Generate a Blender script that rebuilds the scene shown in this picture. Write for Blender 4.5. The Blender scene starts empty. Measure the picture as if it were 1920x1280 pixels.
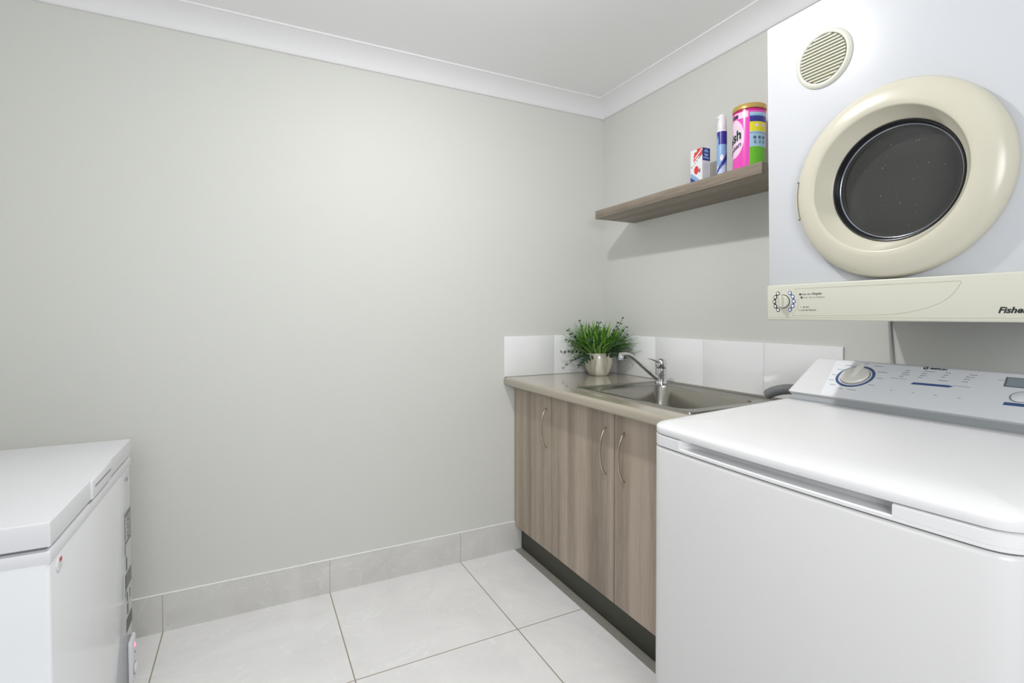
import bpy, bmesh, math, random
from mathutils import Vector, Matrix
random.seed(7)
S = bpy.context.scene
COL = S.collection

# ------------------------------------------------------------------ camera
W_PX, H_PX, F_PX = 1920.0, 1280.0, 964.35
yaw, pit, rol = 0.4709, -0.0192, -0.0020
Fw = Vector((math.sin(yaw)*math.cos(pit), math.cos(yaw)*math.cos(pit), math.sin(pit)))
Rt = Vector((math.cos(yaw), -math.sin(yaw), 0))
Up = Rt.cross(Fw)
R2 = Rt*math.cos(rol) + Up*math.sin(rol)
U2 = -Rt*math.sin(rol) + Up*math.cos(rol)
cam = bpy.data.cameras.new('camera')
cam.sensor_fit = 'HORIZONTAL'; cam.sensor_width = 36.0
cam.lens = 36.0*F_PX/W_PX
cam.shift_y = -31.5/W_PX
cam.clip_start = 0.02
co = bpy.data.objects.new('camera', cam); COL.objects.link(co)
m = Matrix((( R2.x, U2.x, -Fw.x), (R2.y, U2.y, -Fw.y), (R2.z, U2.z, -Fw.z))).to_4x4()
m.translation = Vector((-1.7951, -2.3766, 1.2243))
co.matrix_world = m
S.camera = co

# ------------------------------------------------------------------ view, world and lights
S.view_settings.view_transform = 'Standard'
S.view_settings.look = 'None'
S.view_settings.gamma = 1.0
S.view_settings.use_curve_mapping = False
S.view_settings.exposure = 0.25
w = bpy.data.worlds.new('world'); S.world = w; w.use_nodes = True
w.node_tree.nodes['Background'].inputs[0].default_value = (0.93, 0.96, 1.0, 1)
w.node_tree.nodes['Background'].inputs[1].default_value = 0.42

def area(name, loc, target, size, power, color=(1, 1, 1), shape='DISK', size_y=None):
    l = bpy.data.lights.new(name, 'AREA'); l.shape = shape; l.size = size
    if size_y: l.size_y = size_y
    l.energy = power; l.color = color
    o = bpy.data.objects.new(name, l); COL.objects.link(o)
    o.location = loc
    o.rotation_euler = (Vector(target)-Vector(loc)).to_track_quat('-Z', 'Y').to_euler()
    return o
LX, LY = -1.22, -1.14
area('ceiling_lamp', (LX, LY, 2.380), (LX, LY, 0), 0.07, 8.3, (1.0, 0.99, 0.98))
pl_ = bpy.data.lights.new('ceiling_bulb', 'POINT'); pl_.energy = 9.8; pl_.shadow_soft_size = 0.035; pl_.color = (1.0, 0.99, 0.98)
po_ = bpy.data.objects.new('ceiling_bulb', pl_); COL.objects.link(po_); po_.location = (LX+0.02, LY+0.02, 2.365)
# added soft fill lamp behind the camera, evens out the room
area('camera_side_fill', (-1.9, -3.15, 1.55), (-1.0, -0.6, 1.3), 0.8, 17.5, (0.97, 0.985, 1.0))

# ------------------------------------------------------------------ materials
def mat(name, col, rough=0.5, metal=0.0, spec=0.5, coat=0.0, emis=None, estr=0.0, noise=None, bump=None):
    """noise = (scale, amount, (sx,sy,sz)); bump = (scale, strength)"""
    M = bpy.data.materials.new(name); M.use_nodes = True
    nt = M.node_tree; B = nt.nodes['Principled BSDF']
    c = tuple((x/12.92 if x <= 0.04045 else ((x+0.055)/1.055)**2.4) for x in [v/255 for v in col])
    B.inputs['Base Color'].default_value = (*c, 1)
    B.inputs['Roughness'].default_value = rough
    B.inputs['Metallic'].default_value = metal
    B.inputs['Specular IOR Level'].default_value = spec
    B.inputs['Coat Weight'].default_value = coat
    B.inputs['Coat Roughness'].default_value = 0.05
    if emis:
        B.inputs['Emission Color'].default_value = (*emis, 1); B.inputs['Emission Strength'].default_value = estr
    tc = nt.nodes.new('ShaderNodeTexCoord')
    if noise:
        sc, am, st = noise
        mp = nt.nodes.new('ShaderNodeMapping'); mp.inputs['Scale'].default_value = st
        nt.links.new(tc.outputs['Object'], mp.inputs[0])
        n = nt.nodes.new('ShaderNodeTexNoise'); n.inputs['Scale'].default_value = sc; n.inputs['Detail'].default_value = 5
        nt.links.new(mp.outputs[0], n.inputs['Vector'])
        mx = nt.nodes.new('ShaderNodeMix'); mx.data_type = 'RGBA'
        mx.inputs['A'].default_value = tuple(v*(1-am) for v in c)+(1,)
        mx.inputs['B'].default_value = tuple(min(1, v*(1+am)) for v in c)+(1,)
        nt.links.new(n.outputs['Fac'], mx.inputs['Factor'])
        nt.links.new(mx.outputs['Result'], B.inputs['Base Color'])
    if bump:
        n2 = nt.nodes.new('ShaderNodeTexNoise'); n2.inputs['Scale'].default_value = bump[0]
        nt.links.new(tc.outputs['Object'], n2.inputs['Vector'])
        b = nt.nodes.new('ShaderNodeBump'); b.inputs['Strength'].default_value = bump[1]; b.inputs['Distance'].default_value = 0.002
        nt.links.new(n2.outputs['Fac'], b.inputs['Height']); nt.links.new(b.outputs[0], B.inputs['Normal'])
    return M

def wood(name, dark, light, axis, seed=0.0):
    """streaky laminate; axis = index of the grain direction"""
    M = bpy.data.materials.new(name); M.use_nodes = True
    nt = M.node_tree; B = nt.nodes['Principled BSDF']; B.inputs['Roughness'].default_value = 0.42
    lin = lambda col: tuple((v/255)**2.2 for v in col)+(1,)
    tc = nt.nodes.new('ShaderNodeTexCoord')
    def nz(scale, stretch, det):
        mp = nt.nodes.new('ShaderNodeMapping')
        s = [1.0, 1.0, 1.0]; s[axis] = stretch; mp.inputs['Scale'].default_value = s
        mp.inputs['Location'].default_value = (seed, seed*1.7, seed*0.6)
        nt.links.new(tc.outputs['Object'], mp.inputs[0])
        n = nt.nodes.new('ShaderNodeTexNoise'); n.inputs['Scale'].default_value = scale; n.inputs['Detail'].default_value = det
        n.inputs['Roughness'].default_value = 0.6
        nt.links.new(mp.outputs[0], n.inputs['Vector']); return n
    a = nz(11, 0.03, 2); b = nz(170, 0.05, 4)
    ad = nt.nodes.new('ShaderNodeMath'); ad.operation = 'MULTIPLY_ADD'; ad.inputs[1].default_value = 0.28
    nt.links.new(b.outputs['Fac'], ad.inputs[0])
    m2 = nt.nodes.new('ShaderNodeMath'); m2.operation = 'MULTIPLY'; m2.inputs[1].default_value = 0.75
    nt.links.new(a.outputs['Fac'], m2.inputs[0]); nt.links.new(m2.outputs[0], ad.inputs[2])
    r = nt.nodes.new('ShaderNodeValToRGB')
    r.color_ramp.elements[0].position = 0.36; r.color_ramp.elements[0].color = lin(dark)
    r.color_ramp.elements[1].position = 0.66; r.color_ramp.elements[1].color = lin(light)
    nt.links.new(ad.outputs[0], r.inputs[0]); nt.links.new(r.outputs[0], B.inputs['Base Color'])
    bp = nt.nodes.new('ShaderNodeBump'); bp.inputs['Strength'].default_value = 0.15; bp.inputs['Distance'].default_value = 0.001
    nt.links.new(b.outputs['Fac'], bp.inputs['Height']); nt.links.new(bp.outputs[0], B.inputs['Normal'])
    return M

def tile_mat(name, base, vein, x0, wx, y0, wy, grout, gw=0.0035, rough=0.3, zaxis=False):
    """stone look tiles; joints at x0+k*wx and (when wy) at y0-k*wy"""
    M = bpy.data.materials.new(name); M.use_nodes = True
    nt = M.node_tree; B = nt.nodes['Principled BSDF']; B.inputs['Roughness'].default_value = rough
    lin = lambda col: tuple((v/255)**2.2 for v in col)+(1,)
    tc = nt.nodes.new('ShaderNodeTexCoord'); sp = nt.nodes.new('ShaderNodeSeparateXYZ')
    nt.links.new(tc.outputs['Object'], sp.inputs[0])
    def math_(op, a, b=None, c=None):
        n = nt.nodes.new('ShaderNodeMath'); n.operation = op
        for i, v in enumerate((a, b, c)):
            if v is None: continue
            if isinstance(v, (int, float)): n.inputs[i].default_value = v
            else: nt.links.new(v, n.inputs[i])
        return n.outputs[0]
    def joint(out, o, wd):
        t = math_('ADD', out, -o+1000*wd)
        f = math_('FRACT', math_('DIVIDE', t, wd))
        d = math_('MINIMUM', f, math_('SUBTRACT', 1.0, f))
        return math_('LESS_THAN', d, gw/2/wd)
    g = joint(sp.outputs[0], x0, wx)
    if wy: g = math_('MAXIMUM', g, joint(sp.outputs[1], y0, wy))
    n1 = nt.nodes.new('ShaderNodeTexNoise'); n1.inputs['Scale'].default_value = 2.6; n1.inputs['Detail'].default_value = 9
    n1.inputs['Roughness'].default_value = 0.62; n1.inputs['Distortion'].default_value = 1.2
    nt.links.new(tc.outputs['Object'], n1.inputs['Vector'])
    r = nt.nodes.new('ShaderNodeValToRGB')
    r.color_ramp.elements[0].position = 0.33; r.color_ramp.elements[0].color = lin(vein)
    r.color_ramp.elements[1].position = 0.6; r.color_ramp.elements[1].color = lin(base)
    nt.links.new(n1.outputs['Fac'], r.inputs[0])
    # thin pale veins
    n2 = nt.nodes.new('ShaderNodeTexNoise'); n2.inputs['Scale'].default_value = 3.3; n2.inputs['Detail'].default_value = 6; n2.inputs['Distortion'].default_value = 2.0
    nt.links.new(tc.outputs['Object'], n2.inputs['Vector'])
    v = math_('LESS_THAN', math_('ABSOLUTE', math_('SUBTRACT', n2.outputs['Fac'], 0.5)), 0.006)
    mv = nt.nodes.new('ShaderNodeMix'); mv.data_type = 'RGBA'
    nt.links.new(math_('MULTIPLY', v, 0.35), mv.inputs['Factor']); nt.links.new(r.outputs[0], mv.inputs['A'])
    mv.inputs['B'].default_value = lin(tuple(min(255, k*1.07) for k in base))
    mg = nt.nodes.new('ShaderNodeMix'); mg.data_type = 'RGBA'
    nt.links.new(g, mg.inputs['Factor']); nt.links.new(mv.outputs['Result'], mg.inputs['A']); mg.inputs['B'].default_value = lin(grout)
    nt.links.new(mg.outputs['Result'], B.inputs['Base Color'])
    return M

M_wall = mat('wall_paint', (215, 216, 211), 0.55, spec=0.25, bump=(220, 0.12))
M_ceil = mat('ceiling_paint', (249, 249, 250), 0.8)
M_cornice = mat('cornice_paint', (238, 238, 240), 0.55)
M_floor = tile_mat('floor_tiles', (244, 243, 243), (235, 234, 234), -2.1085, 0.6148, -0.6202, 0.6148, (158, 146, 128), 0.0042, 0.28)
M_skirt = tile_mat('skirting_tiles', (218, 217, 213), (204, 203, 199), -2.1085, 0.6148, 0, 0, (172, 170, 165), 0.003, 0.35)
M_cream = mat('aged_cream_plastic', (199, 195, 178), 0.26, spec=0.5, noise=(3, 0.02, (1, 1, 1)))
M_creampanel = mat('cream_panel_plastic', (199, 199, 185), 0.35, spec=0.45)
M_enamel = mat('white_enamel', (196, 198, 202), 0.34, spec=0.3)
M_washbody = mat('washer_white_steel', (219, 218, 218), 0.3)
M_washlid = mat('washer_white_plastic', (228, 228, 229), 0.22)
M_freezer = mat('freezer_white', (236, 238, 241), 0.12, coat=0.3)
M_freezerlid = mat('freezer_lid_white', (222, 223, 226), 0.35)
M_wood = wood('cabinet_laminate', (124, 113, 99), (180, 166, 149), 2)
M_wood2 = wood('cabinet_laminate_b', (125, 113, 100), (182, 167, 151), 2, 3.3)
M_wood3 = wood('cabinet_laminate_c', (127, 114, 102), (184, 168, 153), 2, 7.9)
M_shelf = wood('shelf_laminate', (88, 80, 70), (160, 147, 132), 1, 1.4)
M_top = mat('worktop_laminate', (168, 160, 144), 0.16, coat=0.5, noise=(260, 0.06, (1, 1, 1)))
M_kick = mat('kickboard_dark', (66, 66, 56), 0.5)
M_steel = mat('brushed_stainless', (158, 155, 147), 0.24, metal=1.0, noise=(90, 0.05, (0.05, 1, 1)))
M_chrome = mat('chrome', (215, 216, 218), 0.07, metal=1.0)
M_nickel = mat('satin_nickel', (188, 180, 164), 0.25, metal=1.0)
M_tile = mat('white_gloss_tile', (242, 243, 244), 0.08, coat=0.3)
M_grout = mat('white_grout', (216, 217, 216), 0.8)
M_black = mat('black_rubber', (28, 29, 32), 0.3)
M_ink = mat('black_ink', (30, 32, 36), 0.5)
M_grey_ink = mat('grey_ink', (150, 153, 158), 0.5)
M_blue_ink = mat('blue_ink', (66, 92, 140), 0.4)
M_glass = mat('smoked_glass', (56, 57, 55), 0.14, spec=0.6, noise=(5, 0.25, (1, 1, 1)))
M_gap = mat('shadow_gap_black', (40, 40, 40), 0.8)

# ------------------------------------------------------------------ helpers
def finish(name, me, material, parent=None, smooth=False, root=None):
    o = bpy.data.objects.new(name, me); COL.objects.link(o)
    if material is not None and not me.materials: me.materials.append(material)
    if parent is not None:
        o.parent = parent
        off = Vector(parent.get('_base', (0, 0, 0)))
        me.transform(Matrix.Translation(-off)); o['_base'] = tuple(off)
    if smooth is True:
        for p in me.polygons: p.use_smooth = True
    elif smooth:
        for p in me.polygons: p.use_smooth = True
        me.set_sharp_from_angle(angle=math.radians(smooth))
    return o

def bobj(name, bm, material, parent=None, smooth=False):
    bmesh.ops.recalc_face_normals(bm, faces=bm.faces)
    me = bpy.data.meshes.new(name); bm.to_mesh(me); bm.free()
    return finish(name, me, material, parent, smooth)

def thing(name, label, cat, loc, group=None):
    o = bpy.data.objects.new(name, None); COL.objects.link(o); o.empty_display_size = 0.05
    o.location = loc; o['_base'] = tuple(loc)
    o['label'] = label; o['category'] = cat
    if group: o['group'] = group
    return o

def tag(o, label, cat):
    o['label'] = label; o['category'] = cat; return o

def box(bm, x0, x1, y0, y1, z0, z1, bev=0.0, seg=2):
    b = bmesh.new()
    bmesh.ops.create_cube(b, size=1)
    for v in b.verts:
        v.co = Vector(((x0+x1)/2 + v.co.x*abs(x1-x0), (y0+y1)/2 + v.co.y*abs(y1-y0), (z0+z1)/2 + v.co.z*abs(z1-z0)))
    if bev: bmesh.ops.bevel(b, geom=b.edges[:], offset=bev, segments=seg, affect='EDGES', profile=0.5)
    t = bpy.data.meshes.new('t'); b.to_mesh(t); b.free(); bm.from_mesh(t); bpy.data.meshes.remove(t)

def boxobj(name, dims, material, parent=None, bev=0.0, seg=2):
    bm = bmesh.new(); box(bm, *dims, bev=bev, seg=seg)
    return bobj(name, bm, material, parent, smooth=35 if bev else False)

def loft(bm, rings, caps=True, closed=True):
    rv = [[bm.verts.new(p) for p in r] for r in rings]
    n = len(rv[0])
    for a, b in zip(rv, rv[1:]):
        for i in range(n if closed else n-1):
            j = (i+1) % n
            bm.faces.new((a[i], a[j], b[j], b[i]))
    if caps:
        bm.faces.new(rv[0][::-1]); bm.faces.new(rv[-1])
    return rv

def lathe(bm, center, axis, prof, n=64, u=None, caps=True):
    """prof = [(radius, offset along axis)]; axis unit vector"""
    ax = Vector(axis).normalized()
    a = Vector(u) if u else (Vector((0, 0, 1)) if abs(ax.z) < 0.9 else Vector((1, 0, 0)))
    a = (a - ax*a.dot(ax)).normalized(); b = ax.cross(a)
    c = Vector(center); rings = []
    for r, t in prof:
        rings.append([c + ax*t + (a*math.cos(2*math.pi*i/n) + b*math.sin(2*math.pi*i/n))*max(r, 1e-5) for i in range(n)])
    return loft(bm, rings, caps)

def tube(bm, pts, rad, n=16, caps=True):
    pts = [Vector(p) for p in pts]; rings = []
    up = None
    for i, p in enumerate(pts):
        d = (pts[min(i+1, len(pts)-1)] - pts[max(i-1, 0)]).normalized()
        if up is None:
            up = Vector((0, 0, 1)) if abs(d.z) < 0.9 else Vector((0, 1, 0))
        up = (up - d*up.dot(d)).normalized(); s = d.cross(up)
        r = rad(i/(len(pts)-1)) if callable(rad) else rad
        rings.append([p + (up*math.cos(2*math.pi*k/n) + s*math.sin(2*math.pi*k/n))*r for k in range(n)])
    loft(bm, rings, caps)

def bez(pts, n=16):
    """Catmull-Rom through the points"""
    P = [Vector(p) for p in pts]; P = [P[0]*2-P[1]] + P + [P[-1]*2-P[-2]]
    out = []
    for i in range(1, len(P)-2):
        for k in range(n):
            t = k/n
            out.append(0.5*((2*P[i]) + (-P[i-1]+P[i+1])*t + (2*P[i-1]-5*P[i]+4*P[i+1]-P[i+2])*t*t + (-P[i-1]+3*P[i]-3*P[i+1]+P[i+2])*t**3))
    out.append(P[-2]); return out

def extrude_profile(bm, prof, a, b, axis='y'):
    """closed polygon prof [(p,z)] extruded along axis from a to b"""
    if axis == 'y':
        f = lambda p, z, t: Vector((p, t, z))
    else:
        f = lambda p, z, t: Vector((t, p, z))
    loft(bm, [[f(p, z, a) for p, z in prof], [f(p, z, b) for p, z in prof]], True)

def text_obj(name, s, size, material, parent, origin, right, up, shear=0.0, bold=0.0, depth=0.0004, sx=1.0, warp=None, align='LEFT', label=None):
    cu = bpy.data.curves.new('t', 'FONT'); cu.body = s; cu.size = size; cu.shear = shear; cu.offset = bold
    cu.extrude = 0 if warp else depth/2; cu.align_x = align; cu.resolution_u = 3
    o = bpy.data.objects.new('t', cu); COL.objects.link(o)
    dg = bpy.context.evaluated_depsgraph_get(); dg.update()
    me = bpy.data.meshes.new_from_object(o.evaluated_get(dg))
    COL.objects.unlink(o); bpy.data.objects.remove(o)
    me.materials.clear()
    r = Vector(right).normalized(); u = Vector(up).normalized(); nrm = r.cross(u); og = Vector(origin)
    for v in me.vertices:
        x, y, z = v.co
        v.co = warp(x*sx, y) if warp else og + r*(x*sx) + u*y + nrm*(z+depth/2)
    return finish(name, me, material, parent)

def plate(bm, pts, nrm, th):
    """thin solid plate from a planar outline"""
    n = Vector(nrm).normalized()*th
    loft(bm, [[Vector(p) for p in pts], [Vector(p)+n for p in pts]], True)

def struct(o):
    o['kind'] = 'structure'; return o

# ------------------------------------------------------------------ the room
XL, YF, ZC = -2.70, -3.30, 2.40
struct(boxobj('floor', (XL-2.0, 0.15, YF-1.2, 0.15, -0.1, 0.0), M_floor))
struct(boxobj('ceiling', (XL-0.15, 0.15, YF-0.15, 0.15, ZC, ZC+0.1), M_ceil))
struct(boxobj('wall_back', (XL-0.15, 0.15, 0.0, 0.15, 0, ZC), M_wall))
struct(boxobj('wall_right', (0.0, 0.15, YF-0.15, 0.0, 0, ZC), M_wall))
bm = bmesh.new()   # left wall opening added for side fill, behind the camera's left shoulder
box(bm, XL-0.15, XL, -1.35, 0.0, 0, ZC); box(bm, XL-0.15, XL, YF-0.15, -1.35, 2.30, ZC)
struct(bobj('wall_left', bm, M_wall))
bm = bmesh.new()   # wall behind the camera with the doorway
box(bm, XL, -2.10, YF-0.15, YF, 0, ZC); box(bm, -1.10, 0.0, YF-0.15, YF, 0, ZC); box(bm, -2.10, -1.10, YF-0.15, YF, 2.10, ZC)
struct(bobj('wall_front', bm, M_wall))

def cornice(name, wall):
    prof = [(0, 2.400), (0.094, 2.400), (0.094, 2.3935), (0.086, 2.3925)]
    for k in range(9):      # shallow cove
        t = k/8; a = math.pi/2*t
        prof.append((0.084 - 0.072*math.sin(a)*0.55 - 0.072*t*0.45, 2.3915 - 0.068*(1-math.cos(a))*0.55 - 0.068*t*0.45))
    prof += [(0.011, 2.3225), (0.0, 2.3215)]
    bm = bmesh.new()
    if wall == 'back':   # mitred into the corner
        loft(bm, [[Vector((XL, -d, z)) for d, z in prof], [Vector((-d, -d, z)) for d, z in prof]])
    elif wall == 'right':
        loft(bm, [[Vector((-d, YF, z)) for d, z in prof], [Vector((-d, -d, z)) for d, z in prof]])
    else:
        loft(bm, [[Vector((XL+d, YF, z)) for d, z in prof], [Vector((XL+d, -d, z)) for d, z in prof]])
    struct(bobj(name, bm, M_cornice, None, smooth=30))
cornice('trim_1', 'back'); cornice('trim_2', 'right'); cornice('trim_3', 'left')

struct(boxobj('baseboard_back', (XL, -0.536, -0.010, 0.0, 0, 0.1465), M_skirt))
struct(boxobj('baseboard_left', (XL, XL+0.010, -1.35, -0.011, 0, 0.1465), M_skirt))

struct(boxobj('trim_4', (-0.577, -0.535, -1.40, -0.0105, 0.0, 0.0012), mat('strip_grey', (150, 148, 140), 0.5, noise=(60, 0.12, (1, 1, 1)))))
struct(boxobj('trim_5', (XL+0.010, -0.576, -0.0115, -0.0002, 0.1460, 0.1485), M_ceil, bev=0.0008))
# ------------------------------------------------------------------ ceiling downlight (out of frame, lights the room)
bm = bmesh.new(); lathe(bm, (LX, LY, 2.400), (0, 0, -1), [(0.075, 0), (0.075, 0.004), (0.068, 0.007), (0.058, 0.007), (0.056, 0.002), (0.056, 0)], 48)
dl = bobj('ceiling_light', bm, M_enamel, smooth=30)
tag(dl, 'small round white light fitting on the ceiling', 'light')

# ------------------------------------------------------------------ cabinet
XF = -0.574
cab = thing('laundry_cabinet', 'wood-grain laminate cabinet with three doors under the beige worktop', 'cabinet', (-0.29, -0.69, 0))
bm = bmesh.new()
CY1 = -1.365
box(bm, -0.556, -0.012, -0.020, -0.004, 0.128, 0.862)
box(bm, -0.556, -0.012, CY1, CY1+0.016, 0.128, 0.862)
box(bm, -0.556, -0.012, CY1+0.016, -0.020, 0.128, 0.144)
box(bm, -0.028, -0.012, CY1+0.016, -0.020, 0.144, 0.862)
box(bm, -0.556, -0.540, CY1+0.016, -0.020, 0.82, 0.862)
bobj('carcass', bm, M_wood, cab)
boxobj('kickboard', (-0.534, -0.518, CY1, -0.003, 0.0, 0.128), M_kick, cab)
for i, (ya, yb, hy, mt) in enumerate([(-0.003, -0.3713, -0.329, M_wood), (-0.3753, -0.8260, -0.777, M_wood2), (-0.8300, -1.281, -0.887, M_wood3)]):
    d = boxobj('door', (XF, -0.557, yb, ya, 0.1265, 0.859), mt, cab, bev=0.0012, seg=1)
    bm = bmesh.new()
    pts = bez([(XF+0.001, hy, 0.790), (XF-0.012, hy, 0.777), (XF-0.024, hy, 0.745), (XF-0.029, hy, 0.699), (XF-0.024, hy, 0.652), (XF-0.012, hy, 0.620), (XF+0.001, hy, 0.606)], 6)
    tube(bm, pts, 0.0036, 12)
    bobj('handle', bm, M_nickel, d, smooth=True)

# ------------------------------------------------------------------ worktop
WT0, WT1 = 0.864, 0.904
bm = bmesh.new()
prof = [(-0.530, WT0), (-0.625, WT0)]
for k in range(7):
    a = math.pi/2*k/6; prof.append((-0.625 - 0.010*math.sin(a), WT0+0.010 - 0.010*math.cos(a)))
for k in range(9):
    a = math.pi/2*k/8; prof.append((-0.618 - 0.017*math.cos(a), WT1-0.017 + 0.017*math.sin(a)))
prof += [(-0.530, WT1)]
WY1 = -1.385
extrude_profile(bm, prof, -0.001, WY1, 'y')
box(bm, -0.530, -0.052, -0.515, -0.001, WT0, WT1)
box(bm, -0.530, -0.052, WY1, -1.165, WT0, WT1)
box(bm, -0.052, -0.001, WY1, -0.001, WT0, WT1)
wt = bobj('worktop', bm, M_top, smooth=30)
tag(wt, 'glossy beige laminate worktop with rounded front edge on the wood-grain cabinet', 'worktop')

# ------------------------------------------------------------------ splashback (white tiles around the corner)
bm = bmesh.new()
sz0, sz1 = 0.9045, 1.113
spl = thing('splashback', 'low white gloss tile splashback running round the corner above the worktop', 'splashback', (-0.01, -0.01, sz0))
def tile(bm, a, b, wall):
    g = 0.0012
    if wall == 'back': box(bm, a+g, b-g, -0.008, -0.001, sz0+g, sz1, bev=0.0014, seg=2)
    else: box(bm, -0.008, -0.001, a+g, b-g, sz0+g, sz1, bev=0.0014, seg=2)
for a, b in [(-0.635, -0.334), (-0.334, -0.032), (-0.032, -0.008)]: tile(bm, a, b, 'back')
for b in (-0.008, -0.128, -0.430, -0.732, -1.034):
    a = {-0.008: -0.128, -0.128: -0.430, -0.430: -0.732, -0.732: -1.034, -1.034: -1.336}[b]
    tile(bm, a, b, 'right')
bobj('tiles', bm, M_tile, spl, smooth=30)
bm = bmesh.new()
box(bm, -0.634, -0.0005, -0.0062, -0.0005, sz0, sz1-0.001); box(bm, -0.0062, -0.0005, -1.335, -0.007, sz0, sz1-0.001)
bobj('grout', bm, M_grout, spl)

# ------------------------------------------------------------------ sink
def rrect(x0, x1, y0, y1, r, z, n=8):
    out = []
    for cx, cy, a0 in ((x1-r, y1-r, 0), (x0+r, y1-r, 90), (x0+r, y0+r, 180), (x1-r, y0+r, 270)):
        for k in range(n+1):
            a = math.radians(a0+90*k/n); out.append(Vector((cx+r*math.cos(a), cy+r*math.sin(a), z)))
    return out
sink = thing('sink', 'stainless steel inset sink set into the beige worktop', 'sink', (-0.3, -0.82, 0.905))
bm = bmesh.new()
ZT = WT1
o_ = [rrect(-0.540, -0.046, -1.172, -0.508, 0.012, ZT+0.0004), rrect(-0.5385, -0.0475, -1.1705, -0.5095, 0.012, ZT+0.0045),
      rrect(-0.535, -0.051, -1.167, -0.513, 0.012, ZT+0.006), rrect(-0.530, -0.056, -1.162, -0.518, 0.012, ZT+0.0045),
      rrect(-0.528, -0.058, -1.160, -0.520, 0.012, ZT+0.0018),
      rrect(-0.512, -0.128, -1.120, -0.606, 0.055, ZT+0.0018), rrect(-0.508, -0.132, -1.116, -0.610, 0.055, ZT+0.003), rrect(-0.504, -0.136, -1.112, -0.614, 0.055, ZT+0.0015)]
loft(bm, o_, caps=False)
bobj('rim', bm, M_steel, sink, smooth=50)
bm = bmesh.new()
b_ = [rrect(-0.504, -0.136, -1.112, -0.614, 0.055, ZT+0.0015), rrect(-0.5, -0.14, -1.108, -0.618, 0.055, ZT-0.006), rrect(-0.492, -0.148, -1.100, -0.626, 0.055, ZT-0.12),
      rrect(-0.485, -0.155, -1.093, -0.633, 0.055, ZT-0.145), rrect(-0.465, -0.175, -1.073, -0.653, 0.055, ZT-0.155), rrect(-0.36, -0.28, -0.90, -0.82, 0.03, ZT-0.158)]
rv = loft(bm, b_, caps=False); bm.faces.new(rv[-1])
bobj('bowl', bm, M_steel, sink, smooth=50)
bm = bmesh.new(); lathe(bm, (-0.32, -0.86, ZT-0.1575), (0, 0, 1), [(0.042, 0), (0.042, 0.002), (0.036, 0.003), (0.030, 0.0005), (0.001, 0.0005)], 32)
bobj('drain', bm, M_chrome, sink, smooth=30)

# ------------------------------------------------------------------ mixer tap
TX, TY = -0.108, -0.578
tap = thing('mixer_tap', 'chrome mixer tap with long angled spout standing behind the sink bowl', 'tap', (TX, TY, ZT+0.0018))
bm = bmesh.new()
lathe(bm, (TX, TY, ZT+0.0018), (0, 0, 1), [(0.0285, 0), (0.0285, 0.004), (0.0255, 0.008), (0.0250, 0.012), (0.0250, 0.040), (0.0238, 0.041), (0.0238, 0.043), (0.0250, 0.044), (0.0250, 0.072), (0.020, 0.074)], 40)
bobj('body', bm, M_chrome, tap, smooth=30)
bm = bmesh.new()
pts = bez([(TX-0.012, TY, 0.926), (TX-0.035, TY, 0.938), (TX-0.10, TY, 0.985), (TX-0.165, TY, 1.033), (TX-0.192, TY, 1.046), (TX-0.218, TY, 1.049), (TX-0.238, TY, 1.048)], 8)
tube(bm, pts, lambda t: 0.0105 - 0.0015*t, 20)
sp = bobj('spout', bm, M_chrome, tap, smooth=50)
bm = bmesh.new(); lathe(bm, (TX-0.232, TY, 1.046), (-0.08, 0, -1), [(0.010, 0), (0.0115, 0.004), (0.0115, 0.012), (0.0105, 0.013), (0.0105, 0.021), (0.008, 0.022)], 24)
bobj('aerator', bm, M_chrome, sp, smooth=30)
bm = bmesh.new()    # lever: domed cap that draws out into a flat blade
def ell(c, a, hh, ww, n=20):
    ca, sa = math.cos(a), math.sin(a)
    return [Vector((c[0] - hh*math.cos(2*math.pi*k/n)*sa, c[1]+ww*math.sin(2*math.pi*k/n), c[2]+hh*math.cos(2*math.pi*k/n)*ca)) for k in range(n)]
lathe(bm, (TX, TY, ZT+0.077), (0, 0, 1), [(0.0240, 0), (0.0250, 0.002), (0.0250, 0.024), (0.0235, 0.031), (0.018, 0.038), (0.009, 0.042), (0.001, 0.043)], 40)
loft(bm, [ell((TX-0.004, TY, 0.998), 0.5, 0.0165, 0.018), ell((TX-0.018, TY, 1.006), 0.35, 0.012, 0.0165), ell((TX-0.034, TY, 1.013), 0.2, 0.0055, 0.014), ell((TX-0.056, TY, 1.019), 0.15, 0.0030, 0.011), ell((TX-0.074, TY, 1.024), 0.15, 0.0018, 0.008), ell((TX-0.080, TY, 1.0255), 0.15, 0.0008, 0.004)])
lv = bobj('lever', bm, M_chrome, tap, smooth=50)
bm = bmesh.new(); lathe(bm, (TX-0.0215, TY-0.005, 0.990), (-1, -0.2, 0), [(0.0032, 0), (0.0032, 0.0016), (0.0005, 0.0017)], 16)
bobj('screw_cap', bm, M_black, lv)

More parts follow.
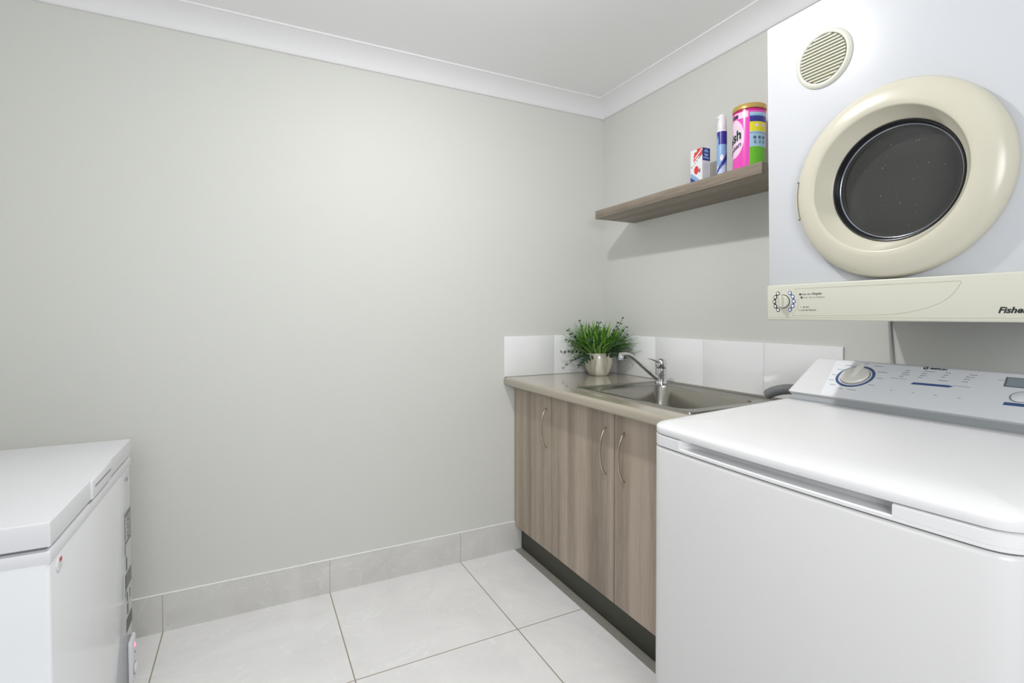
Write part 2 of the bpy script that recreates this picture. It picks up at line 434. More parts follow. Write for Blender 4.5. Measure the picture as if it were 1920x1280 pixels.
# ------------------------------------------------------------------ potted plant
PX, PY, PZ = -0.150, -0.158, WT1+0.0005
pl = thing('potted_plant', 'leafy green artificial plant in a cream ceramic pot in the worktop corner', 'plant', (PX, PY, PZ))
M_pot = bpy.data.materials.new('cream_glazed_ceramic'); M_pot.use_nodes = True
nt = M_pot.node_tree; B = nt.nodes['Principled BSDF']; B.inputs['Roughness'].default_value = 0.18; B.inputs['Coat Weight'].default_value = 0.4
tc = nt.nodes.new('ShaderNodeTexCoord'); wv = nt.nodes.new('ShaderNodeTexNoise'); wv.inputs['Scale'].default_value = 14; wv.inputs['Detail'].default_value = 2
mp = nt.nodes.new('ShaderNodeMapping'); mp.inputs['Scale'].default_value = (1, 1, 0.16); mp.inputs['Rotation'].default_value = (0.25, 0.2, 0)
nt.links.new(tc.outputs['Object'], mp.inputs[0]); nt.links.new(mp.outputs[0], wv.inputs['Vector'])
rp = nt.nodes.new('ShaderNodeValToRGB'); rp.color_ramp.elements[0].position = 0.42; rp.color_ramp.elements[0].color = (0.46, 0.43, 0.34, 1)
rp.color_ramp.elements[1].position = 0.52; rp.color_ramp.elements[1].color = (0.72, 0.70, 0.61, 1)
nt.links.new(wv.outputs['Fac'], rp.inputs[0]); nt.links.new(rp.outputs[0], B.inputs['Base Color'])
bm = bmesh.new()
lathe(bm, (PX, PY, PZ), (0, 0, 1), [(0.046, 0), (0.050, 0.002), (0.060, 0.018), (0.070, 0.042), (0.0765, 0.070), (0.078, 0.090), (0.0755, 0.108), (0.073, 0.117), (0.0715, 0.119), (0.069, 0.117), (0.069, 0.100)], 64)
bobj('pot', bm, M_pot, pl, smooth=50)
bm = bmesh.new(); lathe(bm, (PX, PY, PZ+0.09), (0, 0, 1), [(0.0685, 0), (0.0685, 0.012), (0.03, 0.018), (0.001, 0.02)], 32)
bobj('moss', bm, mat('dark_moss', (38, 48, 28), 0.9, bump=(90, 0.6)), pl, smooth=True)
greens = [mat('grass_green', (120, 172, 64), 0.45), mat('mid_green', (88, 144, 56), 0.45), mat('deep_green', (52, 96, 50), 0.5), mat('pale_green', (152, 194, 96), 0.45)]
def clampw(p): return Vector((min(p.x, -0.014), min(p.y, -0.014), max(p.z, WT1+0.012)))
def ribbon(bm, pts, wid, mi):
    vs = []
    n = len(pts)
    for i, p in enumerate(pts):
        d = (pts[min(i+1, n-1)] - pts[max(i-1, 0)]).normalized()
        s = d.cross(Vector((0, 0, 1)));
        if s.length < 1e-3: s = Vector((1, 0, 0))
        s.normalize(); t = i/(n-1); ww = wid*(0.45+1.1*t if t < 0.5 else 1.0)*(1 if t < 0.5 else 1-((t-0.5)/0.5)**2*0.95)/2
        up = s.cross(d)
        vs.append((bm.verts.new(clampw(p - s*ww)), bm.verts.new(clampw(p - up*ww*0.35)), bm.verts.new(clampw(p + s*ww))))
    for a, b in zip(vs, vs[1:]):
        for k in range(2):
            f = bm.faces.new((a[k], a[k+1], b[k+1], b[k])); f.material_index = mi
bm = bmesh.new()
top = Vector((PX, PY, PZ+0.105))
for k in range(560):
    az = random.uniform(0, 2*math.pi); el = math.radians(random.triangular(-8, 86, 38))
    L = random.uniform(0.13, 0.235)*(1.0 - 0.15*math.sin(max(el, 0)))
    if math.cos(az-math.radians(-127)) > 0.45: el = abs(el)*0.8+0.25
    base = top + Vector((math.cos(az), math.sin(az), 0))*random.uniform(0.0, 0.055)
    d0 = Vector((math.cos(az)*math.cos(el), math.sin(az)*math.cos(el), math.sin(el)+0.35)).normalized()
    droop = random.uniform(0.2, 1.15)*(1.1-math.sin(el)*0.75)
    if math.cos(az-math.radians(-127)) > 0.45: droop *= 0.55
    tw = Vector((random.uniform(-1, 1), random.uniform(-1, 1), 0))*0.55
    pts = []; p = base.copy(); d = d0.copy()
    for i in range(7):
        pts.append(p.copy()); p = p + d*(L/6); d = (d + Vector((0, 0, -droop/6*1.7)) + tw/6).normalized()
    ribbon(bm, pts, random.uniform(0.0065, 0.0125), random.choices([0, 1, 2, 3], [5, 5, 3, 2])[0])
me = bpy.data.meshes.new('grass_leaves'); bm.to_mesh(me); bm.free()
for g in greens: me.materials.append(g)
finish('grass_leaves', me, None, pl, smooth=True)
M_euc = [mat('eucalyptus_dark', (48, 78, 56), 0.55), mat('eucalyptus_grey', (108, 140, 122), 0.55)]
def sprig(ang, reach, rise, droop, mi, name='sprig', n=9, ls=0.0105):
    bm = bmesh.new()
    dirv = Vector((math.cos(ang), math.sin(ang), 0)); pts = []
    for i in range(n+1):
        t = i/n; pts.append(clampw(top + dirv*(0.03+reach*t) + Vector((0, 0, rise*t - droop*t*t))))
    tube(bm, pts, 0.0011, 6)
    for f in bm.faces: f.material_index = 0
    for i in range(2, n+1):
        d = (pts[i]-pts[i-1]).normalized(); s = d.cross(Vector((0, 0, 1)))
        s = s.normalized() if s.length > 0.1 else Vector((0.89, -0.45, 0)); q = s.cross(d)
        for sg in (-1, 1):
            tilt = random.uniform(-0.6, 0.6); ax = (s*sg*math.cos(tilt) + q*math.sin(tilt) + d*0.45).normalized()
            sd = ax.cross(d); sd = sd.normalized(); r = ls*(1.15-0.5*i/n)
            loop = [bm.verts.new(clampw(pts[i] + ax*(r*(1-math.cos(a))) + sd*(r*0.72*math.sin(a)) )) for a in [2*math.pi*j/10 for j in range(10)]]
            f = bm.faces.new(loop); f.material_index = 0
    me = bpy.data.meshes.new(name); bm.to_mesh(me); bm.free(); me.materials.append(M_euc[mi])
    finish(name, me, None, pl)
cr = Vector((0.89, -0.45, 0)); a_r = math.atan2(-0.45, 0.89); a_l = a_r+math.pi
for ang, reach, rise, droop, mi in [(a_l-0.10, 0.165, 0.045, 0.03, 0), (a_l+0.30, 0.150, 0.03, 0.075, 1), (a_l+0.10, 0.160, 0.01, 0.075, 1), (a_l-0.2, 0.14, 0.10, 0.02, 0), (a_l+0.5, 0.13, 0.03, 0.05, 0),
        (a_l-0.3, 0.13, 0.13, 0.0, 0), (a_r-0.55, 0.10, 0.185, -0.01, 0), (a_r-0.7, 0.13, 0.12, 0.01, 0), (a_r-0.8, 0.14, 0.07, 0.02, 0), (a_r-1.0, 0.15, 0.03, 0.03, 0), (a_r-0.6, 0.12, 0.15, 0.0, 0), (a_r-1.1, 0.12, 0.10, 0.03, 0),
        (-2.2, 0.08, 0.170, 0.0, 0), (-2.5, 0.12, 0.12, 0.03, 0), (2.6, 0.07, 0.18, 0.0, 0), (a_r-0.4, 0.07, 0.17, 0.0, 0), (a_l+0.8, 0.13, 0.0, 0.04, 0)]:
    sprig(ang, reach, rise, droop, mi, n=random.choice([6, 7, 8]), ls=random.uniform(0.010, 0.014))
bm = bmesh.new()
tube(bm, bez([top+Vector((-0.05, 0.0, 0.0)), top+Vector((-0.095, 0.0, -0.03)), top+Vector((-0.125, 0.015, -0.065))], 6), 0.0026, 8)
bobj('twig', bm, mat('grey_twig', (96, 96, 88), 0.7), pl, smooth=True)

# ------------------------------------------------------------------ shelf
sh = boxobj('wall_shelf', (-0.2515, -0.001, -1.2045, -0.2655, 1.701, 1.741), M_shelf, bev=0.0007, seg=1)
tag(sh, 'thick wood-grain floating shelf on the right wall above the sink', 'shelf')
ZS = 1.7412

# items on the shelf
M_pwhite = mat('pack_white', (238, 238, 242), 0.3); M_pred = mat('pack_red', (222, 62, 58), 0.3); M_pblue = mat('pack_blue', (52, 52, 150), 0.3)
M_psky = mat('pack_sky', (140, 180, 224), 0.3); M_pgrey = mat('pack_grey', (120, 124, 136), 0.4)
bx = thing('carton', 'small red, white and blue product carton on the shelf, left of the spray can', 'box', (-0.098, -0.795, ZS))
BX0, BX1, BY0, BY1, BZ1 = -0.120, -0.076, -0.826, -0.763, 1.916
def grid_panel(name, origin, uv, vv, nu, nv, func, mats, parent, depth):
    """front sheet of a box drawn with face colours; origin bottom-left, uv/vv edge vectors"""
    bm = bmesh.new(); O = Vector(origin); U = Vector(uv); V = Vector(vv); n = U.cross(V).normalized()*depth
    g = [[bm.verts.new(O+n+U*(i/nu)+V*(j/nv)) for i in range(nu+1)] for j in range(nv+1)]
    for j in range(nv):
        for i in range(nu):
            f = bm.faces.new((g[j][i], g[j][i+1], g[j+1][i+1], g[j+1][i])); f.material_index = func((i+0.5)/nu, (j+0.5)/nv)
    me = bpy.data.meshes.new(name); bm.to_mesh(me); bm.free()
    for k in mats: me.materials.append(k)
    return finish(name, me, None, parent)
boxobj('carton_body', (BX0, BX1, BY0, BY1, ZS, BZ1), M_pwhite, bx, bev=0.0006, seg=1)
def f_front(u, v):     # face towards the room
    if v < 0.06: return 2 if u > 0.0 and v < 0.03 else 1 if u > 0.5 else 2
    if v < 0.46-0.28*u**1.2 and u < 0.85:
        return 3 if v > 0.36-0.25*u else 2
    s = v - 0.30*u
    if 0.62 < s < 0.78 and u > 0.25: return 0 if 0.66 < s < 0.70 and u > 0.35 else 1
    if s > 0.5 and s < 0.62: return 4 if int(u*14) % 2 and 0.54 < s < 0.58 else (1 if u > 0.72 and s > 0.55 else 0)
    if (u-0.50)**2*1.6+(v-0.50)**2*6 < 0.06: return 1
    if (u-0.78)**2*3+(v-0.47)**2*8 < 0.02 and v > 0.4: return 4
    if v > 0.93: return 1 if u > 0.55 else 0
    if s > 0.78: return 0 if u < 0.3 else 1
    return 0
grid_panel('front_print', (BX0, BY1, ZS), (0, BY0-BY1, 0), (0, 0, BZ1-ZS), 26, 60, f_front, [M_pwhite, M_pred, M_pblue, M_psky, M_pgrey], bx, 0.0004)
def f_side(u, v):
    if v > 0.70:
        if (u-0.5)**2+((v-0.885)*3.6)**2 < 0.10: return 3 if abs(v-0.885) > 0.012 else 2
        if 0.75 < v < 0.79 and 0.12 < u < 0.88: return 3
        return 2
    if v < 0.64 and int(v*42) % 2 == 0 and 0.1 < u < 0.85: return 1
    return 0
grid_panel('side_print', (BX0, BY0, ZS), (BX1-BX0, 0, 0), (0, 0, BZ1-ZS), 18, 60, f_side, [M_pwhite, mat('pack_pale_print', (218, 220, 230), 0.4), M_pblue, M_psky], bx, 0.0004)

def painted_cylinder(name, center, prof, func, mats, parent, n=96):
    """lathe about z with a colour per face from func(angle_deg, z)"""
    bm = bmesh.new(); c = Vector(center)
    rings = [[c+Vector((r*math.cos(2*math.pi*i/n), r*math.sin(2*math.pi*i/n), z)) for i in range(n)] for r, z in prof]
    loft(bm, rings, True)
    bmesh.ops.recalc_face_normals(bm, faces=bm.faces)
    for f in bm.faces:
        q = f.calc_center_median()-c
        f.material_index = func(math.degrees(math.atan2(q.y, q.x)) % 360, q.z) if len(f.verts) == 4 else 0
    me = bpy.data.meshes.new(name); bm.to_mesh(me); bm.free()
    for k in mats: me.materials.append(k)
    return finish(name, me, None, parent, smooth=40)

SX, SY = -0.120, -0.925
sc = thing('spray_can', 'slim blue and white spray can with white nozzle cap beside the pink tub', 'bottle', (SX, SY, ZS))
prof = [(0.0165, 0), (0.0188, 0.003)] + [(0.0188, 0.003+0.204*k/60) for k in range(1, 61)] + [(0.0170, 0.2135), (0.016, 0.214)]
def f_can(a, z):
    rel = (a-217+180) % 360-180
    if z > 0.2035: return 0
    if z > 0.152:
        if rel < -35 and z < 0.19 and abs(rel+55) < (0.19-z)*1100: return 2
        return 1
    e = 0.030 + (rel+90)/180*0.085      # rising swoosh
    if abs(z-e) < 0.012*(0.3+(rel+90)/160): return 1
    if z < 0.024+(rel+90)/180*0.02 and z > 0.016+(rel+90)/180*0.012: return 1
    if abs(rel-5) < 22 and 0.088 < z < 0.112 and ((rel-5)/22)**2+((z-0.1)/0.012)**2 < 1: return 0
    return 2 if z > 0.07 else 3
painted_cylinder('can', (SX, SY, ZS), prof, f_can, [M_pwhite, M_pblue, M_psky, mat('pack_ice', (196, 214, 238), 0.3)], sc, 72)
bm = bmesh.new(); lathe(bm, (SX, SY, ZS+0.214), (0, 0, 1), [(0.0168, 0), (0.0172, 0.004), (0.0172, 0.030), (0.0155, 0.036), (0.0155, 0.042), (0.0125, 0.0555), (0.008, 0.060), (0.001, 0.061)], 40)
cp = bobj('cap', bm, M_pwhite, sc, smooth=40)
bm = bmesh.new(); tube(bm, [(SX-0.002, SY-0.002, ZS+0.257), (SX-0.0135, SY+0.006, ZS+0.260), (SX-0.0175, SY+0.009, ZS+0.259)], lambda t: 0.0075-0.002*t, 16)
bobj('nozzle', bm, M_pwhite, cp, smooth=40)

VX, VY, VR = -0.120, -1.050, 0.057
tub = thing('laundry_powder_tub', 'tall pink tub of stain remover with gold lid on the shelf beside the dryer', 'tub', (VX, VY, ZS))
M_pink = mat('pack_pink', (240, 74, 190), 0.22, coat=0.3); M_pinklt = mat('pack_pale_pink', (246, 214, 238), 0.25)
M_gold = mat('gold_lid_plastic', (206, 170, 96), 0.3, metal=0.35); M_yel = mat('pack_yellow', (240, 228, 40), 0.3); M_grn = mat('pack_green', (110, 196, 48), 0.3)
M_lbl = mat('pack_light_blue', (170, 206, 232), 0.3); M_mag = mat('pack_magenta', (206, 24, 130), 0.25); M_pur = mat('pack_dark', (52, 40, 80), 0.35)
HB = 0.236
def f_tub(a, z):
    rel = (a-217+180) % 360-180
    if z > HB-0.008: return 8
    if 2 < rel < 84 and z < HB-0.016:
        t = z
        if t > 0.186:
            if 0.212 < t < 0.219: return 3
            return 5 if t > 0.206 else 6
        if t > 0.150:
            for c_ in (28, 56):
                if ((rel-c_)/8)**2+((t-0.172)/0.006)**2 < 1: return 1
            return 2
        if t > 0.096: return 7 if 0.143 < t < 0.146 else 3
        return 4
    if rel < -1:
        if z > 0.205: return 1 if -40 < rel < 0 or z > 0.222 and rel > -60 else (9 if 0.208 < z < 0.220 and rel > -85 else 0)
        # pale swirl running from the right of the name down to the lower left
        yy = (z-0.135)/0.070; xx = (rel+58)/42
        if xx*xx+yy*yy < 1: return 1
        if rel < -40 and z < 0.13 and z > 0.045+(rel+90)/50*0.05: return 1
    return 0
prof = [(VR-0.003, 0), (VR, 0.003)] + [(VR, 0.003+(HB-0.005)*k/100) for k in range(1, 101)] + [(VR-0.002, HB)]
body = painted_cylinder('tub_body', (VX, VY, ZS), prof, f_tub, [M_pink, M_pinklt, M_yel, M_lbl, M_grn, M_psky, M_pblue, M_pgrey, M_mag, M_pur], tub, 144)
bm = bmesh.new(); lathe(bm, (VX, VY, ZS+HB), (0, 0, 1), [(VR+0.0005, 0.0005), (VR+0.0022, 0.002), (VR+0.0022, 0.016), (VR+0.0005, 0.0185), (VR-0.004, 0.019), (VR-0.006, 0.0165), (0.001, 0.0165)], 72)
bobj('lid', bm, M_gold, tub, smooth=35)
def wrap(end_deg, zbase, slope, r, width):
    def f(x, y):
        s = x-width
        a = math.radians(217+end_deg) + (s)/VR
        return Vector((VX+r*math.cos(a), VY+r*math.sin(a), ZS+zbase+slope*s+y))
    return f
for mt, bold, rr in ((M_pwhite, 0.0040, VR+0.0006), (M_ink, 0.0018, VR+0.0009)):
    text_obj('name_print', 'Vanish', 0.052, mt, body, (0, 0, 0), (1, 0, 0), (0, 0, 1), bold=bold, warp=wrap(-20, 0.134, 0.30, rr, 0.118), sx=0.82)
text_obj('second_line_print', 'Napisan', 0.026, mat('print_plum', (96, 60, 110), 0.4), body, (0, 0, 0), (1, 0, 0), (0, 0, 1), bold=0.0005, warp=wrap(-18, 0.108, 0.40, VR+0.0009, 0.092))
bm = bmesh.new()    # small pictograms on the light blue label
for k, ang in enumerate((20, 38, 56)):
    a = math.radians(217+ang); c = Vector((VX+(VR)*math.cos(a), VY+(VR)*math.sin(a), ZS+0.128))
    lathe(bm, c, (math.cos(a), math.sin(a), 0), [(0.0035, 0), (0.0055, 0.0004), (0.0055, 0.0009), (0.0035, 0.0009)], 16)
    for j in (0, 1):
        box(bm, c.x-0.002, c.x+0.002, c.y-0.0035, c.y+0.0035, c.z-0.014-j*0.006, c.z-0.012-j*0.006)
bobj('pictograms', bm, mat('print_slate', (84, 104, 132), 0.4), body)

# ------------------------------------------------------------------ tumble dryer on the wall
DX, DY0, DY1, DZ0, DZ1 = -0.565, -1.470, -2.055, 1.209, 1.966
DC = (-0.001, -1.76, DZ0)
dry = thing('tumble_dryer', 'white wall-mounted tumble dryer with round cream door above the washing machine', 'dryer', DC)
csg = boxobj('casing', (DX, -0.012, DY1, DY0, DZ0+0.006, DZ1), M_enamel, dry, bev=0.004, seg=2)
bm = bmesh.new(); lathe(bm, (DX-0.02, -1.7665, 1.505), (1, 0, 0), [(0.135, 0), (0.135, 0.12)], 96)
cut = bobj('cut', bm, M_enamel, dry)
md = csg.modifiers.new('hole', 'BOOLEAN'); md.operation = 'DIFFERENCE'; md.object = cut; md.solver = 'EXACT'
bpy.context.view_layer.update(); dg = bpy.context.evaluated_depsgraph_get()
nm = bpy.data.meshes.new_from_object(csg.evaluated_get(dg)); csg.modifiers.clear(); csg.data = nm
if len(nm.materials) > 1: nm.materials.pop()
bpy.data.objects.remove(cut)
# door
cy, cz = -1.7665, 1.505
bm = bmesh.new()
lathe(bm, (DX+0.001, cy, cz), (-1, 0, 0), [(0.199, 0), (0.2030, 0.003), (0.2040, 0.010), (0.2030, 0.018), (0.1985, 0.026), (0.189, 0.0335), (0.176, 0.039), (0.160, 0.0425), (0.1495, 0.0435), (0.1472, 0.0420), (0.1460, 0.0395), (0.1290, 0.0050), (0.1260, 0.0025), (0.1255, -0.020), (0.1345, -0.020), (0.1345, 0.0), (0.199, 0.0)], 128, caps=False)
door = bobj('door', bm, M_cream, dry, smooth=40)
bm = bmesh.new()
lathe(bm, (DX+0.001, cy, cz), (-1, 0, 0), [(0.1254, -0.016), (0.1254, 0.0035), (0.1240, 0.0050), (0.1222, 0.0040), (0.1190, -0.0100), (0.1165, -0.0150), (0.1100, -0.016)], 128)
bobj('seal', bm, M_black, door, smooth=40)
bm = bmesh.new()
lathe(bm, (DX+0.001, cy, cz), (-1, 0, 0), [(0.1165, -0.0170), (0.1165, -0.0125), (0.1150, -0.0110), (0.112, -0.0118), (0.107, -0.0108), (0.09, -0.0076), (0.06, -0.0038), (0.03, -0.0018), (0.001, -0.0012)], 128)
bobj('window', bm, M_glass, door, smooth=60)
bm = bmesh.new(); lathe(bm, (DX+0.001, cy, cz), (-1, 0, 0), [(0.1190, -0.0098), (0.1180, -0.0080), (0.1160, -0.0085), (0.1150, -0.0108)], 96, caps=False)
bobj('glass_rim', bm, mat('rim_silver', (150, 154, 164), 0.2, metal=0.8), door, smooth=True)
# lint marks on the glass
bm = bmesh.new()
for k in range(30):
    a = random.uniform(0, 6.283); rr_ = 0.105*math.sqrt(random.random()); sz = random.choice([0.0005, 0.0006, 0.0010])
    hh = -0.0012-0.0096*(rr_/0.107)**2
    lathe(bm, (DX+0.001-hh, cy+rr_*math.cos(a), cz+rr_*math.sin(a)), (-1, 0, 0), [(sz, 0), (sz*0.6, 0.0006)], 8)
o = bobj('lint', bm, mat('lint_grey', (150, 152, 152), 0.8), door); o['kind'] = 'stuff'
# finger grip on the left of the door: a curved tab outline
bm = bmesh.new()
gz0, gz1 = 1.455, 1.544
for k in range(24):
    pass
def ringp(r_, z, h, dy=0.0): return Vector((DX+0.001-h, cy+math.sqrt(r_*r_-(z-cz)**2)+dy, z))
zz = [gz0+(gz1-gz0)*k/16 for k in range(17)]
loft(bm, [[ringp(0.2040, z, 0.008, 0.006), ringp(0.2035, z, 0.0165, 0.0055), ringp(0.1995, z, 0.0252, 0.0025), ringp(0.1975, z, 0.0278, 0.0), ringp(0.196, z, 0.022, -0.002)] for z in zz])
bobj('door_grip', bm, M_cream, door, smooth=35)
bm = bmesh.new()
tube(bm, [ringp(0.1965, z, 0.0284) for z in zz], 0.0009, 6)
for z in (gz0, gz1): tube(bm, [ringp(0.2035, z, 0.0172, 0.004), ringp(0.1995, z, 0.0260, 0.001), ringp(0.197, z, 0.0285)], 0.0014, 6)
bobj('grip_seam', bm, mat('seam_brown', (110, 104, 84), 0.7), door)
# vent
vy, vz = -1.619, 1.826
vt_bm = bmesh.new()
lathe(vt_bm, (DX+0.001, vy, vz), (-1, 0, 0), [(0.0665, 0), (0.066, 0.0035), (0.063, 0.006), (0.058, 0.0068), (0.0555, 0.006), (0.0545, 0.004), (0.0545, 0.001)], 72)
M_vent = mat('vent_cream', (204, 204, 192), 0.35)
vent = bobj('vent_grille', vt_bm, M_vent, dry, smooth=40)
bm = bmesh.new(); lathe(bm, (DX+0.0005, vy, vz), (-1, 0, 0), [(0.0535, 0), (0.0535, 0.0012)], 48)
bobj('vent_back', bm, mat('vent_shadow', (186, 182, 148), 0.8), vent)
bm = bmesh.new()
for k in range(14):
    z = vz-0.0495+0.099*k/13; hw = math.sqrt(max(0, 0.0535**2-(z-vz)**2))
    extrude_profile(bm, [(DX-0.0010, z-0.0010), (DX-0.0052, z-0.0026), (DX-0.0064, z-0.0018), (DX-0.0064, z+0.0008), (DX-0.002, z+0.0024)], vy-hw, vy+hw, 'y')
bobj('slats', bm, M_vent, vent)
# control fascia
PXF = -0.592
fa = boxobj('control_fascia', (PXF, DX+0.0005, DY1-0.004, -1.492+0.008, DZ0, DZ0+0.0895), M_creampanel, dry, bev=0.0035, seg=3)
fa_bm = bmesh.new()
M_line = mat('line_taupe', (176, 172, 150), 0.6)
def line(bm, pts, wd, x=PXF):
    """raised hairline on the fascia through (y,z) points"""
    tube(bm, [Vector((x, y, z)) for y, z in pts], wd/2, 6)
zb, zt = DZ0+0.0125, DZ0+0.078
line(fa_bm, [(-1.492, DZ0+0.0075), (DY1, DZ0+0.0075)], 0.0008)
line(fa_bm, [(-1.560, zt), (-1.893, zt)], 0.0009)
arc = [(-1.893, zt), (-1.896, zt-0.004)] + [(-1.896+0.19*math.sin(math.radians(a))**1.0*1.0*0.0 + 0.0 - (-0.0), zt) for a in []]
curve = bez([Vector((0, -1.893, zt)), Vector((0, -1.893, zt-0.006)), Vector((0, -1.876, zt-0.030)), Vector((0, -1.845, zt-0.048)), Vector((0, -1.80, zt-0.060)), Vector((0, -1.75, zb+0.001)), Vector((0, -1.70, zb))], 6)
line(fa_bm, [(v.y, v.z) for v in curve], 0.0009)
line(fa_bm, [(-1.70, zb), (-1.553, zb)], 0.0009)
lc = bez([Vector((0, -1.553, zb)), Vector((0, -1.5665, zb+0.018)), Vector((0, -1.5715, zb+0.033)), Vector((0, -1.5685, zb+0.050)), Vector((0, -1.560, zt))], 6)
line(fa_bm, [(v.y, v.z) for v in lc], 0.0009)
bobj('fascia_lines', fa_bm, M_line, fa)
ky, kz = -1.5320, DZ0+0.0475
bm = bmesh.new()
lathe(bm, (PXF, ky, kz), (-1, 0, 0), [(0.0200, 0), (0.0200, 0.0008), (0.0180, 0.0016), (0.0165, 0.0016)], 48)
bobj('dial_surround', bm, M_creampanel, fa, smooth=30)
bm = bmesh.new(); lathe(bm, (PXF-0.0012, ky, kz), (-1, 0, 0), [(0.0172, 0), (0.0172, 0.0012), (0.001, 0.0012)], 48)
bobj('dial_gap', bm, M_gap, fa)
bm = bmesh.new(); lathe(bm, (PXF-0.002, ky, kz), (-1, 0, 0), [(0.0155, 0), (0.0155, 0.006), (0.0145, 0.0075), (0.001, 0.0075)], 48)
box(bm, PXF-0.0150, PXF-0.008, ky-0.0034, ky+0.0034, kz-0.0140, kz+0.0140, bev=0.0015)
bobj('dial', bm, M_creampanel, fa, smooth=35)
def dots(side, mt):
    bm = bmesh.new(); ps = []
    for k in range(5):
        a = math.radians((90+38 + k*26) if side > 0 else (90-38 - k*26))
        ps.append((ky - math.cos(a)*0.0265, kz+math.sin(a)*0.0265))
    for y, z in ps:
        lathe(bm, (PXF+0.0002, y, z), (-1, 0, 0), [(0.0048, 0), (0.0048, 0.0010), (0.0030, 0.0010), (0.0030, 0.0004)], 20)
    for (y0, z0), (y1, z1) in zip(ps, ps[1:]):
        m_ = Vector((0, y0+(y1-y0)*.3, z0+(z1-z0)*.3)); n_ = Vector((0, y0+(y1-y0)*.7, z0+(z1-z0)*.7)); q = (n_-m_).normalized()
        s = Vector((0, -q.z, q.y))*0.0018
        plate(bm, [Vector((PXF, 0, 0))+m_-s, Vector((PXF, 0, 0))+m_+s, Vector((PXF, 0, 0))+n_+s, Vector((PXF, 0, 0))+n_-s], (-1, 0, 0), 0.0008)
    o = bobj('dial_marks', bm, mt, fa)
    bm = bmesh.new()
    for y, z in ps: lathe(bm, (PXF+0.0002, y, z), (-1, 0, 0), [(0.0029, 0), (0.0029, 0.0013)], 16)
    bobj('mark_centres', bm, M_pwhite, o)
dots(1, mat('mark_olive_black', (52, 54, 44), 0.5)); dots(-1, mat('mark_blue', (74, 92, 156), 0.5))
def ftext(s, y, z, size, mt, **k): return text_obj('lettering', s, size, mt, fa, (PXF, y, z), (0, -1, 0), (0, 0, 1), **k)
def fdot(y, z, r, mt):
    bm = bmesh.new(); lathe(bm, (PXF, y, z), (-1, 0, 0), [(r, 0), (r, 0.0006), (r*0.4, 0.0007)], 16); bobj('marker_dot', bm, mt, fa)
M_inks = mat('ink_soft', (98, 98, 90), 0.6)
fdot(-1.5750, DZ0+0.0640, 0.0024, M_ink); ftext('Auto dry to', -1.5785, DZ0+0.0622, 0.0062, M_inks); ftext('Regular', -1.607, DZ0+0.0622, 0.0072, M_inks, bold=0.0001)
fdot(-1.5785, DZ0+0.0560, 0.0024, M_ink); ftext('Auto dry to Delicate', -1.5825, DZ0+0.0542, 0.0062, mat('ink_pale', (158, 160, 160), 0.6))
fdot(-1.5760, DZ0+0.0330, 0.0016, M_line); ftext('air dry', -1.5815, DZ0+0.0312, 0.0058, M_inks)
fdot(-1.5715, DZ0+0.0255, 0.0020, M_line); ftext('cool dry features', -1.5760, DZ0+0.0238, 0.0056, M_inks)
ftext('Fisher', -1.9480, DZ0+0.0170, 0.0150, M_ink, shear=0.28, bold=0.00045, sx=1.08)
# top leans slightly into the room on its bracket
dry.rotation_euler = (0, math.radians(-1.4), 0)
dry.location = (-0.004, -1.76, DZ0+0.0144)
boxobj('mounting_bracket', (-0.014, -0.002, DY1+0.08, DY0-0.06, DZ0+0.12, DZ1-0.1), M_enamel, dry)

# ------------------------------------------------------------------ washing machine
WXF, WXB, WYL, WYR = -0.920, -0.185, -1.402, -2.098
def wout(inset, zf, r=0.045, bow=0.014, xb=None, xf=None, notch=0.0):
    xb = WXB if xb is None else xb; xf = WXF if xf is None else xf
    x0, x1, y0, y1 = xf+inset, xb-inset, WYR+inset, WYL-inset
    yc, hw = (WYR+WYL)/2, (WYL-WYR)/2
    out = []
    rr = max(r-inset, 0.006); n = 8
    def addarc(cx, cy, a0, rad):
        for k in range(n+1):
            a = math.radians(a0+90*k/n); out.append([cx+rad*math.cos(a), cy+rad*math.sin(a)])
    addarc(x1-0.012, y1-0.012, 0, 0.012)
    addarc(x0+rr, y1-rr, 90, rr)
    ya, yb = y1-rr, y0+rr       # front edge points, from left (y1) to right (y0)
    for k in range(1, 40):
        y = ya+(yb-ya)*k/40
        x = x0
        if notch:
            if y < -1.515 and y > -1.943:
                e = min((-1.515-y), (y+1.943))/0.012
                x = x0+notch*min(1, e)**0.5
        out.append([x, y])
    addarc(x0+rr, y0+rr, 180, rr)
    addarc(x1-0.012, y0+0.012, 270, 0.012)
    pts = []
    for x, y in out:
        t = max(0, min(1, (x0+0.06-x)/0.06)) if x < x0+0.06 else 0
        b = bow*(1-((y-yc)/hw)**2)*t
        xx = x-b+0.006*0
        pts.append(Vector((xx, y, zf(xx) if callable(zf) else zf)))
    return pts
wm = thing('washing_machine', 'large white top-loading washing machine below the dryer, beside the cabinet', 'washing machine', (-0.55, -1.75, 0))
bm = bmesh.new()
loft(bm, [wout(0.004, 0.02), wout(0, 0.025), wout(0, 0.900), wout(0.001, 0.9045), wout(0.004, 0.907)])
bobj('body', bm, M_washbody, wm, smooth=40)
bm = bmesh.new()
for x in (-0.86, -0.25):
    for y in (-1.46, -2.04):
        bm = bmesh.new(); lathe(bm, (x, y, 0.0), (0, 0, 1), [(0.022, 0), (0.022, 0.012), (0.012, 0.014), (0.012, 0.024)], 20); bobj('foot', bm, M_black, wm, smooth=30)
bm = bmesh.new(); loft(bm, [wout(0.008, 0.906), wout(0.008, 0.9105)]); bobj('seam', bm, M_gap, wm)
bm = bmesh.new()
loft(bm, [[Vector((x, y, z)) for x, y in ((WXF+0.036, WYL-0.008), (WXF+0.036, WYR+0.008), (WXB-0.01, WYR+0.008), (WXB-0.01, WYL-0.008))] for z in (0.934, 0.9395)]); bobj('seam', bm, M_gap, wm)
